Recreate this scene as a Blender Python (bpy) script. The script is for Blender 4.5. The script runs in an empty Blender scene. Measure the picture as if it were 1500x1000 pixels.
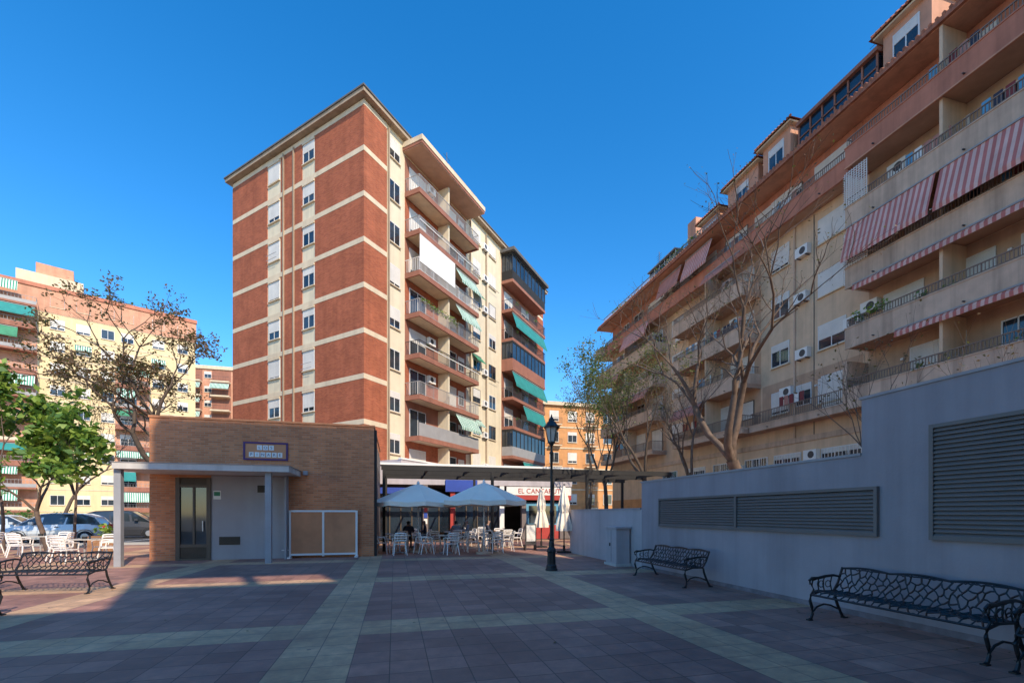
import bpy, math, random
from mathutils import Vector, Matrix
random.seed(7)
R=random.Random(11)
scene=bpy.context.scene
# ------------------------------------------------------------------ materials
MATS={}
def _new(name):
    m=bpy.data.materials.new(name); m.use_nodes=True
    nt=m.node_tree; b=nt.nodes["Principled BSDF"]
    MATS[name]=m
    return m,nt,b
def _math(nt,op,a,b=None,c=None):
    n=nt.nodes.new('ShaderNodeMath'); n.operation=op
    for i,v in enumerate((a,b,c)):
        if v is None: continue
        if isinstance(v,(int,float)): n.inputs[i].default_value=v
        else: nt.links.new(v,n.inputs[i])
    return n.outputs[0]
def _mix(nt,fac,a,b,mode='MIX'):
    n=nt.nodes.new('ShaderNodeMix'); n.data_type='RGBA'; n.blend_type=mode
    if isinstance(fac,(int,float)): n.inputs[0].default_value=fac
    else: nt.links.new(fac,n.inputs[0])
    for i,v in ((6,a),(7,b)):
        if isinstance(v,tuple): n.inputs[i].default_value=(v[0],v[1],v[2],1)
        else: nt.links.new(v,n.inputs[i])
    return n.outputs[2]
def _noise(nt,scale,detail=5,vec=None,rough=.6):
    n=nt.nodes.new('ShaderNodeTexNoise'); n.inputs['Scale'].default_value=scale
    n.inputs['Detail'].default_value=detail; n.inputs['Roughness'].default_value=rough
    if vec is not None: nt.links.new(vec,n.inputs['Vector'])
    return n.outputs['Fac']
def _remap(nt,v,a,b,c,d):
    n=nt.nodes.new('ShaderNodeMapRange'); nt.links.new(v,n.inputs[0])
    for i,x in enumerate((a,b,c,d)): n.inputs[i+1].default_value=x
    return n.outputs[0]
def _obj(nt):
    return nt.nodes.new('ShaderNodeTexCoord').outputs['Object']
def _uv(nt):
    return nt.nodes.new('ShaderNodeTexCoord').outputs['UV']
def _map(nt,vec,scale):
    n=nt.nodes.new('ShaderNodeMapping'); nt.links.new(vec,n.inputs[0]); n.inputs['Scale'].default_value=scale
    return n.outputs[0]
def _bump(nt,b,h,strength,dist=.02):
    n=nt.nodes.new('ShaderNodeBump'); n.inputs['Strength'].default_value=strength
    n.inputs['Distance'].default_value=dist
    nt.links.new(h,n.inputs['Height']); nt.links.new(n.outputs[0],b.inputs['Normal'])
def _weather(nt,col,var,scale,streak):
    o=_obj(nt)
    f=_noise(nt,scale,6,o)
    v=_remap(nt,f,.3,.7,1-var,1+var)
    if streak>0:
        s=_noise(nt,1.0,5,_map(nt,o,(2.2,2.2,.12)))
        v=_math(nt,'MULTIPLY',v,_remap(nt,s,.45,.75,1,1-streak))
    n=nt.nodes.new('ShaderNodeVectorMath'); n.operation='SCALE'
    if isinstance(col,tuple): n.inputs[0].default_value=col
    else: nt.links.new(col,n.inputs[0])
    nt.links.new(v,n.inputs['Scale'])
    return n.outputs[0]
def M(name,col,rough=.8,var=.12,scale=1.5,streak=0,bump=0,bscale=40,metal=0,spec=.4):
    if name in MATS: return MATS[name]
    m,nt,b=_new(name)
    c=_weather(nt,col,var,scale,streak)
    nt.links.new(c,b.inputs['Base Color'])
    b.inputs['Roughness'].default_value=rough; b.inputs['Metallic'].default_value=metal
    b.inputs['Specular IOR Level'].default_value=spec
    if bump>0: _bump(nt,b,_noise(nt,bscale,4,_obj(nt)),bump)
    return m
def Brick(name,c1,c2,mortar,w=.25,h=.07,ms=.008,streak=.25,bump=.4):
    m,nt,b=_new(name)
    t=nt.nodes.new('ShaderNodeTexBrick'); nt.links.new(_uv(nt),t.inputs['Vector'])
    t.inputs['Scale'].default_value=1; t.inputs['Brick Width'].default_value=w
    t.inputs['Row Height'].default_value=h; t.inputs['Mortar Size'].default_value=ms
    t.inputs['Color1'].default_value=(*c1,1); t.inputs['Color2'].default_value=(*c2,1)
    t.inputs['Mortar'].default_value=(*mortar,1); t.inputs['Bias'].default_value=-.1
    c=_weather(nt,t.outputs['Color'],.16,.8,streak)
    nt.links.new(c,b.inputs['Base Color']); b.inputs['Roughness'].default_value=.88
    b.inputs['Specular IOR Level'].default_value=.25
    inv=_math(nt,'SUBTRACT',1,t.outputs['Fac'])
    _bump(nt,b,inv,bump,.006)
    return m
def Stripe(name,ca,cb,period=.3,axis=0,duty=.5,rough=.85,transl=True):
    m,nt,b=_new(name)
    s=nt.nodes.new('ShaderNodeSeparateXYZ'); nt.links.new(_uv(nt),s.inputs[0])
    f=_math(nt,'FRACT',_math(nt,'DIVIDE',s.outputs[axis],period))
    g=_math(nt,'GREATER_THAN',f,duty)
    c=_weather(nt,_mix(nt,g,ca,cb),.14,1.2,.15)
    nt.links.new(c,b.inputs['Base Color']); b.inputs['Roughness'].default_value=rough
    return m
def Slats(name,col,period=.05,rough=.6,depth=.45):
    m,nt,b=_new(name)
    s=nt.nodes.new('ShaderNodeSeparateXYZ'); nt.links.new(_uv(nt),s.inputs[0])
    f=_math(nt,'FRACT',_math(nt,'DIVIDE',s.outputs[1],period))
    c=_weather(nt,_mix(nt,_remap(nt,f,0,.25,1,0),col,tuple(x*depth for x in col)),.1,1,.12)
    nt.links.new(c,b.inputs['Base Color']); b.inputs['Roughness'].default_value=rough
    return m
def Glass(name,col=(.03,.04,.05),rough=.06):
    m,nt,b=_new(name)
    f=_noise(nt,.6,2,_obj(nt))
    c=_mix(nt,_remap(nt,f,.4,.6,0,1),col,tuple(x*2.2 for x in col))
    nt.links.new(c,b.inputs['Base Color']); b.inputs['Roughness'].default_value=rough
    b.inputs['Specular IOR Level'].default_value=.8
    return m
def Leaf(name,ca,cb):
    m,nt,b=_new(name)
    f=_noise(nt,2.5,3,_obj(nt))
    c=_mix(nt,_remap(nt,f,.35,.65,0,1),ca,cb)
    nt.links.new(c,b.inputs['Base Color']); b.inputs['Roughness'].default_value=.5
    tr=nt.nodes.new('ShaderNodeBsdfTranslucent'); nt.links.new(_mix(nt,.5,c,(.25,.4,.05)),tr.inputs[0])
    mx=nt.nodes.new('ShaderNodeMixShader'); mx.inputs[0].default_value=.35
    nt.links.new(b.outputs[0],mx.inputs[1]); nt.links.new(tr.outputs[0],mx.inputs[2])
    nt.links.new(mx.outputs[0],nt.nodes['Material Output'].inputs[0])
    return m

brick_t=Brick('tower_brick',(.45,.115,.05),(.31,.07,.033),(.38,.18,.11),streak=.18)
brick_k=Brick('kiosk_brick',(.70,.265,.115),(.50,.175,.075),(.50,.29,.18),w=.26,h=.075,ms=.008,streak=.12,bump=.6)
cream=M('cream_render',(.76,.64,.45),streak=.17,var=.06)
cream2=M('cream_band',(.72,.57,.39),streak=.15,var=.08)
tan=M('tan_cornice',(.42,.31,.21),streak=.3)
dark_edge=M('dark_roof_edge',(.13,.12,.11))
beige=M('beige_render',(.73,.50,.32),streak=.24,var=.09,bump=.15,bscale=15)
conc=M('balcony_concrete',(.64,.445,.315),streak=.42,var=.13,bump=.2,bscale=20)
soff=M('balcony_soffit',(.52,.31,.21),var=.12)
recess=M('balcony_recess_shaded_wall',(.56,.35,.22),streak=.2,var=.12)  # darker than the facade: balcony shade put into the wall colour
salmon=M('salmon_render',(.53,.20,.12),streak=.28,var=.12)
salmon2=M('pale_salmon',(.63,.31,.19),streak=.24)
yellow_r=M('yellow_render',(.80,.60,.33),streak=.12,var=.06)
orange_r=M('orange_render',(.66,.31,.12),streak=.15)
maroon=M('balcony_fascia_brown',(.34,.14,.09),streak=.2)
tile=M('roof_tile',(.36,.135,.075),var=.35,scale=6)
white=M('white_paint',(.82,.78,.72),var=.05,rough=.5)
white_alu=M('white_aluminium',(.74,.71,.67),var=.04,rough=.4)
shut=Slats('white_shutter',(.76,.70,.62),.055,depth=.6)
glass=Glass('window_glass',(.02,.026,.032))
glass_b=Glass('tinted_glass',(.012,.018,.026),.04)
rail_m=M('grey_rail',(.34,.32,.31),rough=.5,var=.1)
rail_d=M('dark_rail',(.07,.065,.065),rough=.5)
rail_c=M('brown_rail',(.24,.17,.13),rough=.6)
red_s=Stripe('faded_red_stripe_canvas',(.56,.17,.14),(.74,.46,.38),.24)
pink_c=M('faded_red_canvas',(.50,.22,.17),var=.15)
green_s=Stripe('green_white_canvas',(.05,.27,.16),(.70,.74,.66),.24)
teal=M('teal_canvas',(.03,.24,.22),var=.15)
green_c=M('green_canvas',(.06,.24,.13),var=.15)
wall_m=M('lilac_grey_paint',(.365,.315,.33),rough=.85,streak=.2,var=.1,scale=.8,bump=.25,bscale=25)
wall_l=M('lilac_pale_paint',(.50,.44,.44),rough=.85,streak=.2,var=.08,bump=.2)
cope=M('wall_coping',(.40,.355,.35),streak=.2)
louv=M('louvre_metal',(.17,.145,.135),rough=.5,var=.08)
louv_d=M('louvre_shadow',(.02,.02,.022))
grey_k=M('kiosk_grey_paint',(.38,.35,.35),streak=.1,var=.05,bump=.15)
canopy_m=M('canopy_concrete',(.60,.55,.50),streak=.25,var=.08)
post_m=M('grey_post',(.34,.33,.34),rough=.5)
bronze=M('bronze_steel',(.11,.08,.055),rough=.45)
steel_d=M('dark_steel',(.035,.032,.03),rough=.7,spec=.2)
iron=M('black_iron',(.016,.016,.017),rough=.42,spec=.5,var=.3,scale=20)
bark=M('bark',(.10,.07,.05),var=.3,scale=5,bump=.5,bscale=12)
bark_l=M('pale_bark',(.14,.095,.07),var=.35,scale=5,bump=.4,bscale=12)
leafA=Leaf('leaf_bright',(.17,.29,.04),(.34,.43,.07))
leafB=Leaf('leaf_dark',(.06,.14,.025),(.12,.23,.04))
leafC=Leaf('leaf_olive',(.12,.13,.05),(.17,.15,.06))
podM=Leaf('seed_pods',(.17,.08,.035),(.10,.05,.03))
cloth=M('umbrella_canvas',(.90,.79,.65),var=.05,rough=.9)
plast=M('white_plastic',(.87,.80,.73),rough=.4,var=.03)
tabt=M('table_top',(.6,.54,.46),rough=.4)
blue_p=M('blue_panel',(.03,.07,.34),rough=.5)
sign_b=M('sign_frame_indigo',(.08,.03,.13),rough=.4)
sky_p=M('light_blue_panel',(.12,.34,.50),rough=.5)
red_p=M('red_panel',(.42,.05,.04),rough=.5)
cafe_dk=M('cafe_side_wall',(.20,.16,.15),streak=.2)
asph=M('asphalt',(.06,.06,.062),var=.25,scale=2,bump=.4,bscale=60)
gnd=M('ground_concrete',(.34,.30,.26),var=.2,scale=.6,bump=.3,bscale=30)
kerbm=M('kerb_stone',(.38,.36,.33),var=.15)
roadline=M('road_paint',(.7,.7,.68),var=.1)
skin=M('skin',(.45,.26,.18),var=.05,rough=.6)
hairm=M('hair_dark',(.03,.02,.015),var=.3)
shirt1=M('shirt_dark',(.04,.045,.07)); shirt2=M('shirt_red',(.25,.05,.05)); shirt3=M('shirt_grey',(.2,.2,.21))
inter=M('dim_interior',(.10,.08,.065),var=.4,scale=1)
pants=M('trousers',(.035,.045,.08))
carsil=M('car_silver',(.60,.62,.64),rough=.25,metal=.2,var=.02)
cardk=M('car_dark',(.05,.052,.06),rough=.25,var=.02)
rubber=M('tyre',(.02,.02,.02)); hub=M('hubcap',(.45,.45,.46),rough=.35,metal=.6)
lampred=M('tail_light',(.4,.02,.02),rough=.3)
lampglass=M('frosted_lamp_glass',(.60,.57,.5),rough=.35)
wood=M('wood_slats',(.35,.18,.09),var=.3,scale=5)
def plaza_mat():
    m,nt,b=_new('plaza_tiles')
    g=nt.nodes.new('ShaderNodeNewGeometry'); pos=g.outputs['Position']
    s=nt.nodes.new('ShaderNodeSeparateXYZ'); nt.links.new(pos,s.inputs[0])
    mp=nt.nodes.new('ShaderNodeMapping'); nt.links.new(pos,mp.inputs[0]); mp.inputs['Location'].default_value=(1.25+40,-6.3+40,0)
    def br(c1,c2,mo,size=.4,ms=.006):
        t=nt.nodes.new('ShaderNodeTexBrick'); nt.links.new(mp.outputs[0],t.inputs['Vector'])
        t.offset=0; t.inputs['Scale'].default_value=1
        t.inputs['Brick Width'].default_value=size; t.inputs['Row Height'].default_value=size
        t.inputs['Mortar Size'].default_value=ms
        t.inputs['Color1'].default_value=(*c1,1); t.inputs['Color2'].default_value=(*c2,1); t.inputs['Mortar'].default_value=(*mo,1)
        return t
    a=br((.47,.24,.175),(.33,.165,.12),(.17,.105,.08))
    y=br((.70,.43,.245),(.57,.345,.195),(.29,.19,.13))
    fx=_math(nt,'FRACT',_math(nt,'DIVIDE',_math(nt,'ADD',s.outputs[0],1.25+48),4.8))
    fy=_math(nt,'FRACT',_math(nt,'DIVIDE',_math(nt,'ADD',s.outputs[1],-6.3+48),4.8))
    band=_math(nt,'MAXIMUM',_math(nt,'LESS_THAN',fx,.8/4.8),_math(nt,'LESS_THAN',fy,.8/4.8))
    c=_mix(nt,band,a.outputs['Color'],y.outputs['Color'])
    st=_noise(nt,.35,6,pos,.65); st2=_noise(nt,5,5,pos,.7); st3=_noise(nt,1.3,5,pos,.7)
    c=_mix(nt,1.0,c,_mix(nt,_remap(nt,st,.35,.65,0,1),(.70,.70,.73),(1.16,1.14,1.12)),'MULTIPLY')
    c=_mix(nt,1.0,c,_mix(nt,_remap(nt,st2,.3,.7,0,1),(.72,.72,.76),(1.22,1.2,1.18)),'MULTIPLY')
    c=_mix(nt,_remap(nt,st3,.55,.75,0,.45),c,(.20,.14,.12))
    v=nt.nodes.new('ShaderNodeTexVoronoi'); v.inputs['Scale'].default_value=1.6; nt.links.new(pos,v.inputs['Vector'])
    sp=_math(nt,'LESS_THAN',v.outputs['Distance'],.04)
    c=_mix(nt,_math(nt,'MULTIPLY',sp,.55),c,(.08,.06,.06))
    nt.links.new(c,b.inputs['Base Color'])
    nt.links.new(_remap(nt,st2,.3,.7,.5,.8),b.inputs['Roughness'])
    b.inputs['Specular IOR Level'].default_value=.3
    h=_math(nt,'ADD',_math(nt,'SUBTRACT',1,a.outputs['Fac']),_math(nt,'MULTIPLY',_noise(nt,18,4,pos),.5))
    _bump(nt,b,h,.6,.008)
    return m
plaza_m=plaza_mat()

# ------------------------------------------------------------------ builder
W=((0,0),(1,0),(0,1))
def frame(o,u,n):
    l=math.hypot(*u); u=(u[0]/l,u[1]/l); l=math.hypot(*n); n=(n[0]/l,n[1]/l)
    return (o,u,n)
def fp(F,u,n,z):
    o,a,b=F
    return (o[0]+a[0]*u+b[0]*n, o[1]+a[1]*u+b[1]*n, z)
class Obj:
    def __init__(s,name): s.name=name; s.parts={}; s.extra=[]
    def P(s,part,mat):
        return s.parts.setdefault((part,mat.name),[[],[],[],mat])
    def face(s,part,mat,pts,uvs):
        p=s.P(part,mat); i=len(p[0]); p[0].extend(pts); p[1].append(tuple(range(i,i+len(pts)))); p[2].extend(uvs)
    def box(s,part,mat,F,u0,u1,n0,n1,z0,z1):
        c=lambda u,n,z: fp(F,u,n,z)
        f=s.face
        for n in (n0,n1):
            f(part,mat,[c(u0,n,z0),c(u1,n,z0),c(u1,n,z1),c(u0,n,z1)],[(u0,z0),(u1,z0),(u1,z1),(u0,z1)])
        for u in (u0,u1):
            f(part,mat,[c(u,n0,z0),c(u,n1,z0),c(u,n1,z1),c(u,n0,z1)],[(n0,z0),(n1,z0),(n1,z1),(n0,z1)])
        for z in (z0,z1):
            f(part,mat,[c(u0,n0,z),c(u1,n0,z),c(u1,n1,z),c(u0,n1,z)],[(u0,n0),(u1,n0),(u1,n1),(u0,n1)])
    def prism(s,part,mat,poly,z0,z1):
        L=0
        for i in range(len(poly)):
            a=poly[i]; b=poly[(i+1)%len(poly)]; d=math.dist(a,b)
            s.face(part,mat,[(a[0],a[1],z0),(b[0],b[1],z0),(b[0],b[1],z1),(a[0],a[1],z1)],[(L,z0),(L+d,z0),(L+d,z1),(L,z1)])
            L+=d
        for z in (z0,z1):
            s.face(part,mat,[(q[0],q[1],z) for q in poly],[tuple(q) for q in poly])
    def tube(s,part,mat,pts,rs,sides=6,cap=True):
        if not isinstance(rs,(list,tuple)): rs=[rs]*len(pts)
        pts=[Vector(p) for p in pts]; n=len(pts)
        p=s.P(part,mat); base=len(p[0]); ref=None
        for i in range(n):
            t=(pts[min(i+1,n-1)]-pts[max(i-1,0)])
            if t.length<1e-7: t=Vector((0,0,1))
            t.normalize()
            if ref is None: ref=Vector((0,0,1)) if abs(t.z)<.9 else Vector((1,0,0))
            a=t.cross(ref)
            if a.length<1e-4: a=t.orthogonal()
            a.normalize(); b=t.cross(a)
            for k in range(sides):
                an=2*math.pi*k/sides
                p[0].append(tuple(pts[i]+(a*math.cos(an)+b*math.sin(an))*rs[i]))
        for i in range(n-1):
            for k in range(sides):
                k2=(k+1)%sides
                p[1].append((base+i*sides+k,base+i*sides+k2,base+(i+1)*sides+k2,base+(i+1)*sides+k)); p[2].extend([(0,0)]*4)
        if cap:
            p[1].append(tuple(base+k for k in range(sides))); p[2].extend([(0,0)]*sides)
            p[1].append(tuple(base+(n-1)*sides+k for k in range(sides))); p[2].extend([(0,0)]*sides)
    def lathe(s,part,mat,x,y,prof,sides=16,fn=None):
        p=s.P(part,mat); base=len(p[0])
        for r,z in prof:
            for k in range(sides):
                an=2*math.pi*k/sides; rr=r*(fn(an,z) if fn else 1)
                p[0].append((x+rr*math.cos(an),y+rr*math.sin(an),z))
        for i in range(len(prof)-1):
            for k in range(sides):
                k2=(k+1)%sides
                p[1].append((base+i*sides+k,base+i*sides+k2,base+(i+1)*sides+k2,base+(i+1)*sides+k)); p[2].extend([(0,0)]*4)
    def finish(s,smooth=()):
        e=bpy.data.objects.new(s.name,None); scene.collection.objects.link(e)
        for (part,mn),(v,f,uv,mat) in s.parts.items():
            me=bpy.data.meshes.new(part); me.from_pydata(v,[],f)
            l=me.uv_layers.new(name='UVMap')
            flat=[c for q in uv for c in q]
            l.data.foreach_set('uv',flat)
            me.materials.append(mat)
            if part in smooth:
                for q in me.polygons: q.use_smooth=True
            me.update()
            o=bpy.data.objects.new(part,me); scene.collection.objects.link(o); o.parent=e
        for o in s.extra: o.parent=e
        return e
def text(o,body,size,F,u,n,z,mat,ext=.01,align='CENTER'):
    c=bpy.data.curves.new('lettering','FONT'); c.body=body; c.size=size; c.extrude=ext; c.align_x=align
    t=bpy.data.objects.new('lettering',c); scene.collection.objects.link(t)
    c.materials.append(mat)
    ux=Vector((F[1][0],F[1][1],0)); nz=Vector((F[2][0],F[2][1],0)); up=Vector((0,0,1))
    m=Matrix((ux,up,nz)).transposed().to_4x4(); m.translation=Vector(fp(F,u,n,z))
    t.matrix_world=m; o.extra.append(t)

def window(o,F,u0,u1,z0,z1,sh=0.0,fm=white_alu,n=0,mull=1,sm=None,sill=True):
    g=glass if R.random()<.7 else glass_b
    o.box('window_glass',g,F,u0,u1,n,n+.02,z0,z1)
    t=.05
    o.box('window_frame',fm,F,u0-t,u0,n,n+.05,z0-t,z1+t); o.box('window_frame',fm,F,u1,u1+t,n,n+.05,z0-t,z1+t)
    o.box('window_frame',fm,F,u0,u1,n,n+.048,z0-t,z0); o.box('window_frame',fm,F,u0,u1,n,n+.048,z1,z1+t)
    for i in range(mull):
        um=u0+(u1-u0)*(i+1)/(mull+1); o.box('window_frame',fm,F,um-.025,um+.025,n+.02,n+.04,z0,z1)
    if sh>0: o.box('shutter',sm or shut,F,u0+.005,u1-.005,n+.02,n+.044,z1-(z1-z0)*sh,z1-.005)
    if sill: o.box('sill',cream2,F,u0-.1,u1+.1,n,n+.12,z0-.12,z0-.055)
def rail(o,F,u0,u1,n,z,h=.95,sp=.12,m=rail_m,ret=0,part='railing',r=.012):
    o.box(part,m,F,u0,u1,n-.025,n+.025,z+h-.04,z+h)
    o.box(part,m,F,u0,u1,n-.015,n+.015,z+.06,z+.09)
    k=int((u1-u0)/sp)
    for i in range(k+1):
        u=u0+(u1-u0)*i/max(k,1); rr=r*1.6 if i%12==0 else r
        o.box(part,m,F,u-rr,u+rr,n-rr,n+rr,z if i%12==0 else z+.09,z+h-.04)
    if ret>0:
        for u in (u0,u1):
            o.box(part,m,F,u-.02,u+.02,n-ret,n-.026,z+h-.038,z+h-.002)
            kk=int(ret/sp)
            for i in range(1,kk): o.box(part,m,F,u-r,u+r,n-ret*i/kk-r,n-ret*i/kk+r,z+.05,z+h-.04)
def ac(o,F,u,n,z,s=1.0):
    w=.8*s;h=.55*s
    o.box('air_conditioner',white,F,u,u+w,n,n+.3,z,z+h)
    c=fp(F,u+w*.4,n+.303,z+h*.5); ux=F[1]
    pts=[];
    for k in range(14):
        a=2*math.pi*k/14; pts.append((c[0]+ux[0]*.2*s*math.cos(a),c[1]+ux[1]*.2*s*math.cos(a),c[2]+.2*s*math.sin(a)))
    o.face('fan_grille',rail_d,pts,[(0,0)]*14)
    o.box('bracket',rail_d,F,u+.1,u+.14,n,n+.3,z-.06,z-.005); o.box('bracket',rail_d,F,u+w-.14,u+w-.1,n,n+.3,z-.06,z-.005)
def awning(o,F,u0,u1,n0,z0,n1,z1,mat,val=.18,rm=None):
    l=math.hypot(n1-n0,z1-z0)
    k=max(2,int((u1-u0)/.5)); 
    for i in range(k):
        a0=u0+(u1-u0)*i/k; a1=u0+(u1-u0)*(i+1)/k
        s0=.04*math.sin(i*1.7); s1=.04*math.sin((i+1)*1.7)
        o.face('awning',mat,[fp(F,a0,n0,z0),fp(F,a1,n0,z0),fp(F,a1,n1+s1,z1),fp(F,a0,n1+s0,z1)],[(a0,l),(a1,l),(a1,0),(a0,0)])
        o.face('awning',mat,[fp(F,a0,n1+s0,z1),fp(F,a1,n1+s1,z1),fp(F,a1,n1+s1*.5,z1-val-s1*.5),fp(F,a0,n1+s0*.5,z1-val-s0*.5)],[(a0,0),(a1,0),(a1,val),(a0,val)])
    o.box('awning_roller',rm or rail_m,F,u0,u1,n0-.05,n0+.04,z0+.005,z0+.07)
def leaves(o,c,rad,n,size,mats,part='foliage',flat=1.0):
    c=Vector(c)
    for i in range(n):
        d=Vector((R.gauss(0,1),R.gauss(0,1),R.gauss(0,1)*flat)); d.normalize(); p=c+d*rad*(R.random()**.45)
        a=Vector((R.gauss(0,1),R.gauss(0,1),R.gauss(0,.7))).normalized(); b=a.orthogonal().normalized()
        b=(Matrix.Rotation(R.random()*6.28,3,a)@b); s=size*R.uniform(.6,1.3)
        m=mats[0] if R.random()<.5+.35*(d.z) else mats[-1]
        o.face(part,m,[tuple(p-a*s*.5),tuple(p+b*s*.28),tuple(p+a*s*.5),tuple(p-b*s*.28)],[(0,0)]*4)

# ------------------------------------------------------------------ ground
def sheet(name,mat,x0,x1,y0,y1,z):
    me=bpy.data.meshes.new(name); me.from_pydata([(x0,y0,z),(x1,y0,z),(x1,y1,z),(x0,y1,z)],[],[(0,1,2,3)])
    me.materials.append(mat); o=bpy.data.objects.new(name,me); scene.collection.objects.link(o); return o
sheet('ground',gnd,-900,900,-300,1600,0)
sheet('plaza_pavement',plaza_m,-30,22,-8.4,27.5,.004)
sheet('road',asph,-90,-3,28.2,48,.004)
k=Obj('kerb'); k.box('kerb_stone',kerbm,W,-40,-2.5,27.6,27.9,0,.12); k.finish()
k=Obj('parking_markings')
for i in range(8): k.face('stripe',roadline,[(-30+i*3,30,.008),(-29.88+i*3,30,.008),(-29.88+i*3,35,.008),(-30+i*3,35,.008)],[(0,0)]*4)
k.finish()
k=Obj('fallen_leaves')
for i in range(170):
    x=R.uniform(-9,6.8); y=R.uniform(4.5,17); 
    if R.random()<.5: x=6.85-abs(R.gauss(0,.25)); y=R.uniform(3,12)
    a=R.random()*6.28; s=R.uniform(.02,.04)
    k.face('leaf',podM,[(x+s*math.cos(a+t*1.57)*(1 if t%2 else .5),y+s*math.sin(a+t*1.57)*(1 if t%2 else .5),.009+.006*(t%2)) for t in range(4)],[(0,0)]*4)
k.finish()

# ------------------------------------------------------------------ brick tower
T=Obj('brick_apartment_tower')
P0=(-1.91,30.75); FL=frame(P0,(-.7108,.7035),(-.7035,-.7108)); FR=frame(P0,(.6624,.7493),(.7493,-.6624))
LL=15.1; RL=29.2
PA=fp(FL,LL,0,0)[:2]; PC=fp(FR,RL,0,0)[:2]; PB=(PA[0]+PC[0]-P0[0],PA[1]+PC[1]-P0[1])
T.prism('walls',cream,[P0,PA,PB,PC],0,28.3)
ST=2.93; zb=[28.05-ST*i for i in range(10)]
def panel(F,u0,u1,top=.05):
    for i in range(9):
        T.box('brick_cladding',brick_t,F,u0,u1,0,top,zb[i+1]+.17,zb[i]-.17)
panel(FL,-.05,4.83); panel(FL,6.26,8.74); panel(FL,10.44,LL+.05)
panel(FR,.003,2.07); panel(FR,RL-2.2,RL)
for F,L in ((FL,LL),(FR,2.07)):
    for z in zb: T.box('band_course',cream2,F,.0 if F is FR else -.06,L,0,.065,z-.165,z+.165)
for i in range(9):
    z1=zb[i]-.4
    for (a,b) in ((4.95,6.1),(8.95,10.2)):
        window(T,FL,a,b,z1-1.25,z1,R.choice([.35,.8,.95,1,.6,.45]),n=.0)
        T.box('lintel',cream2,FL,a-.08,b+.08,0,.11,z1+.055,z1+.2)
        if R.random()<.25: T.box('window_guard',rail_m,FL,a,b,.25,.27,z1-1.25,z1-1.22); T.box('window_guard',rail_m,FL,a,b,.25,.27,z1-.9,z1-.87)
    window(T,FR,2.3,3.35,z1-1.3,z1,R.choice([.3,.6,0,.9]))
    window(T,FR,13.2,14.4,z1-1.25,z1-.05,R.choice([.3,.6,0,.9]),fm=R.choice([white_alu,bronze]))
    window(T,FR,16.1,17.3,z1-1.25,z1-.05,R.choice([.3,.6,0,.9]),fm=R.choice([white_alu,bronze]))
    if R.random()<.75: ac(T,FR,14.7,0.0,z1-1.4)
    if R.random()<.25: awning(T,FR,13.0,14.6,.03,z1+.1,.6,z1-.5,R.choice([green_s,green_c]),.1)
    if i%3==1: T.box('clothes_line',rail_d,FR,15.9,17.5,.35,.37,z1-1.5,z1-1.47)
for u,F in ((7.1,FL),(8.3,FL),(12.6,FR),(15.4,FR),(2.15,FR)): T.box('downpipe',tan,F,u,u+.1,.055,.15,3,28)
for kx in range(8):
    z=24.6-ST*kx
    a,b=3.95,12.0
    d=1.35
    T.box('balcony_slab',cream2,FR,a,b,0,d-.12,z-.12,z+.08); T.box('balcony_fascia',maroon,FR,a-.02,b+.02,d-.12,d,z-.22,z+.12)
    T.box('balcony_fascia',maroon,FR,a-.02,a+.1,0,d-.121,z-.22,z+.118); T.box('balcony_fascia',maroon,FR,b-.1,b+.02,0,d-.121,z-.22,z+.118)
    T.box('balcony_back_wall',brick_t if kx%2 else maroon,FR,a,b,0,.03,z+.08,z+2.78)
    T.box('balcony_divider',cream,FR,7.9,8.05,.03,d-.3,z+.08,z+2.7)
    window(T,FR,a+.5,a+2.3,z+.1,z+2.2,R.choice([0,.4,.7]),n=.03,sill=False); window(T,FR,8.6,10.4,z+.1,z+2.2,R.choice([0,.4,.9]),n=.03,sill=False)
    window(T,FR,10.8,11.6,z+1,z+2.1,.3,n=.03,sill=False)
    rm=[rail_m,rail_m,white_alu,rail_m,rail_d,rail_m,rail_m,rail_d][kx]
    if kx==6: T.box('balcony_parapet',rail_m,FR,a,b,d-.08,d-.02,z+.12,z+1.05)
    else: rail(T,FR,a,b,d-.05,z+.12,.95,.14,rm,ret=d-.1)
    if kx in (1,4):
        T.box('rail_strip',white,FR,a,b,d+.0,d+.04,z+.75,z+.8)
    if kx==2:
        T.box('balcony_screen',white,FR,a+.05,8.4,d-.04,d-.01,z+.75,z+2.7)
    if kx in (2,3,6): awning(T,FR,8.7,11.8,d-.15,z+2.55,d+.45,z+1.5,green_s)
    if kx in (3,): 
        for q in range(9): leaves(T,fp(FR,a+.3+q*.55,d+.0,z+1.0),.28,26,.16,[leafA,leafB],'balcony_plants')
    if kx in (1,4): 
        for q in range(4): leaves(T,fp(FR,a+1+q*1.7,d-.1,z+.9),.2,18,.12,[leafB,leafC],'balcony_plants')
    if kx in (0,2,4,5): ac(T,FR,6.4,.05,z+1.7)
T.box('balcony_roof',maroon,FR,3.7,12.3,0,1.75,27.55,27.75); T.box('balcony_roof_fascia',cream2,FR,3.66,12.34,.0,1.8,27.755,28.1)
T.box('balcony_soffit',soff,FR,3.75,12.25,.002,1.7,27.5,27.548)
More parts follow.
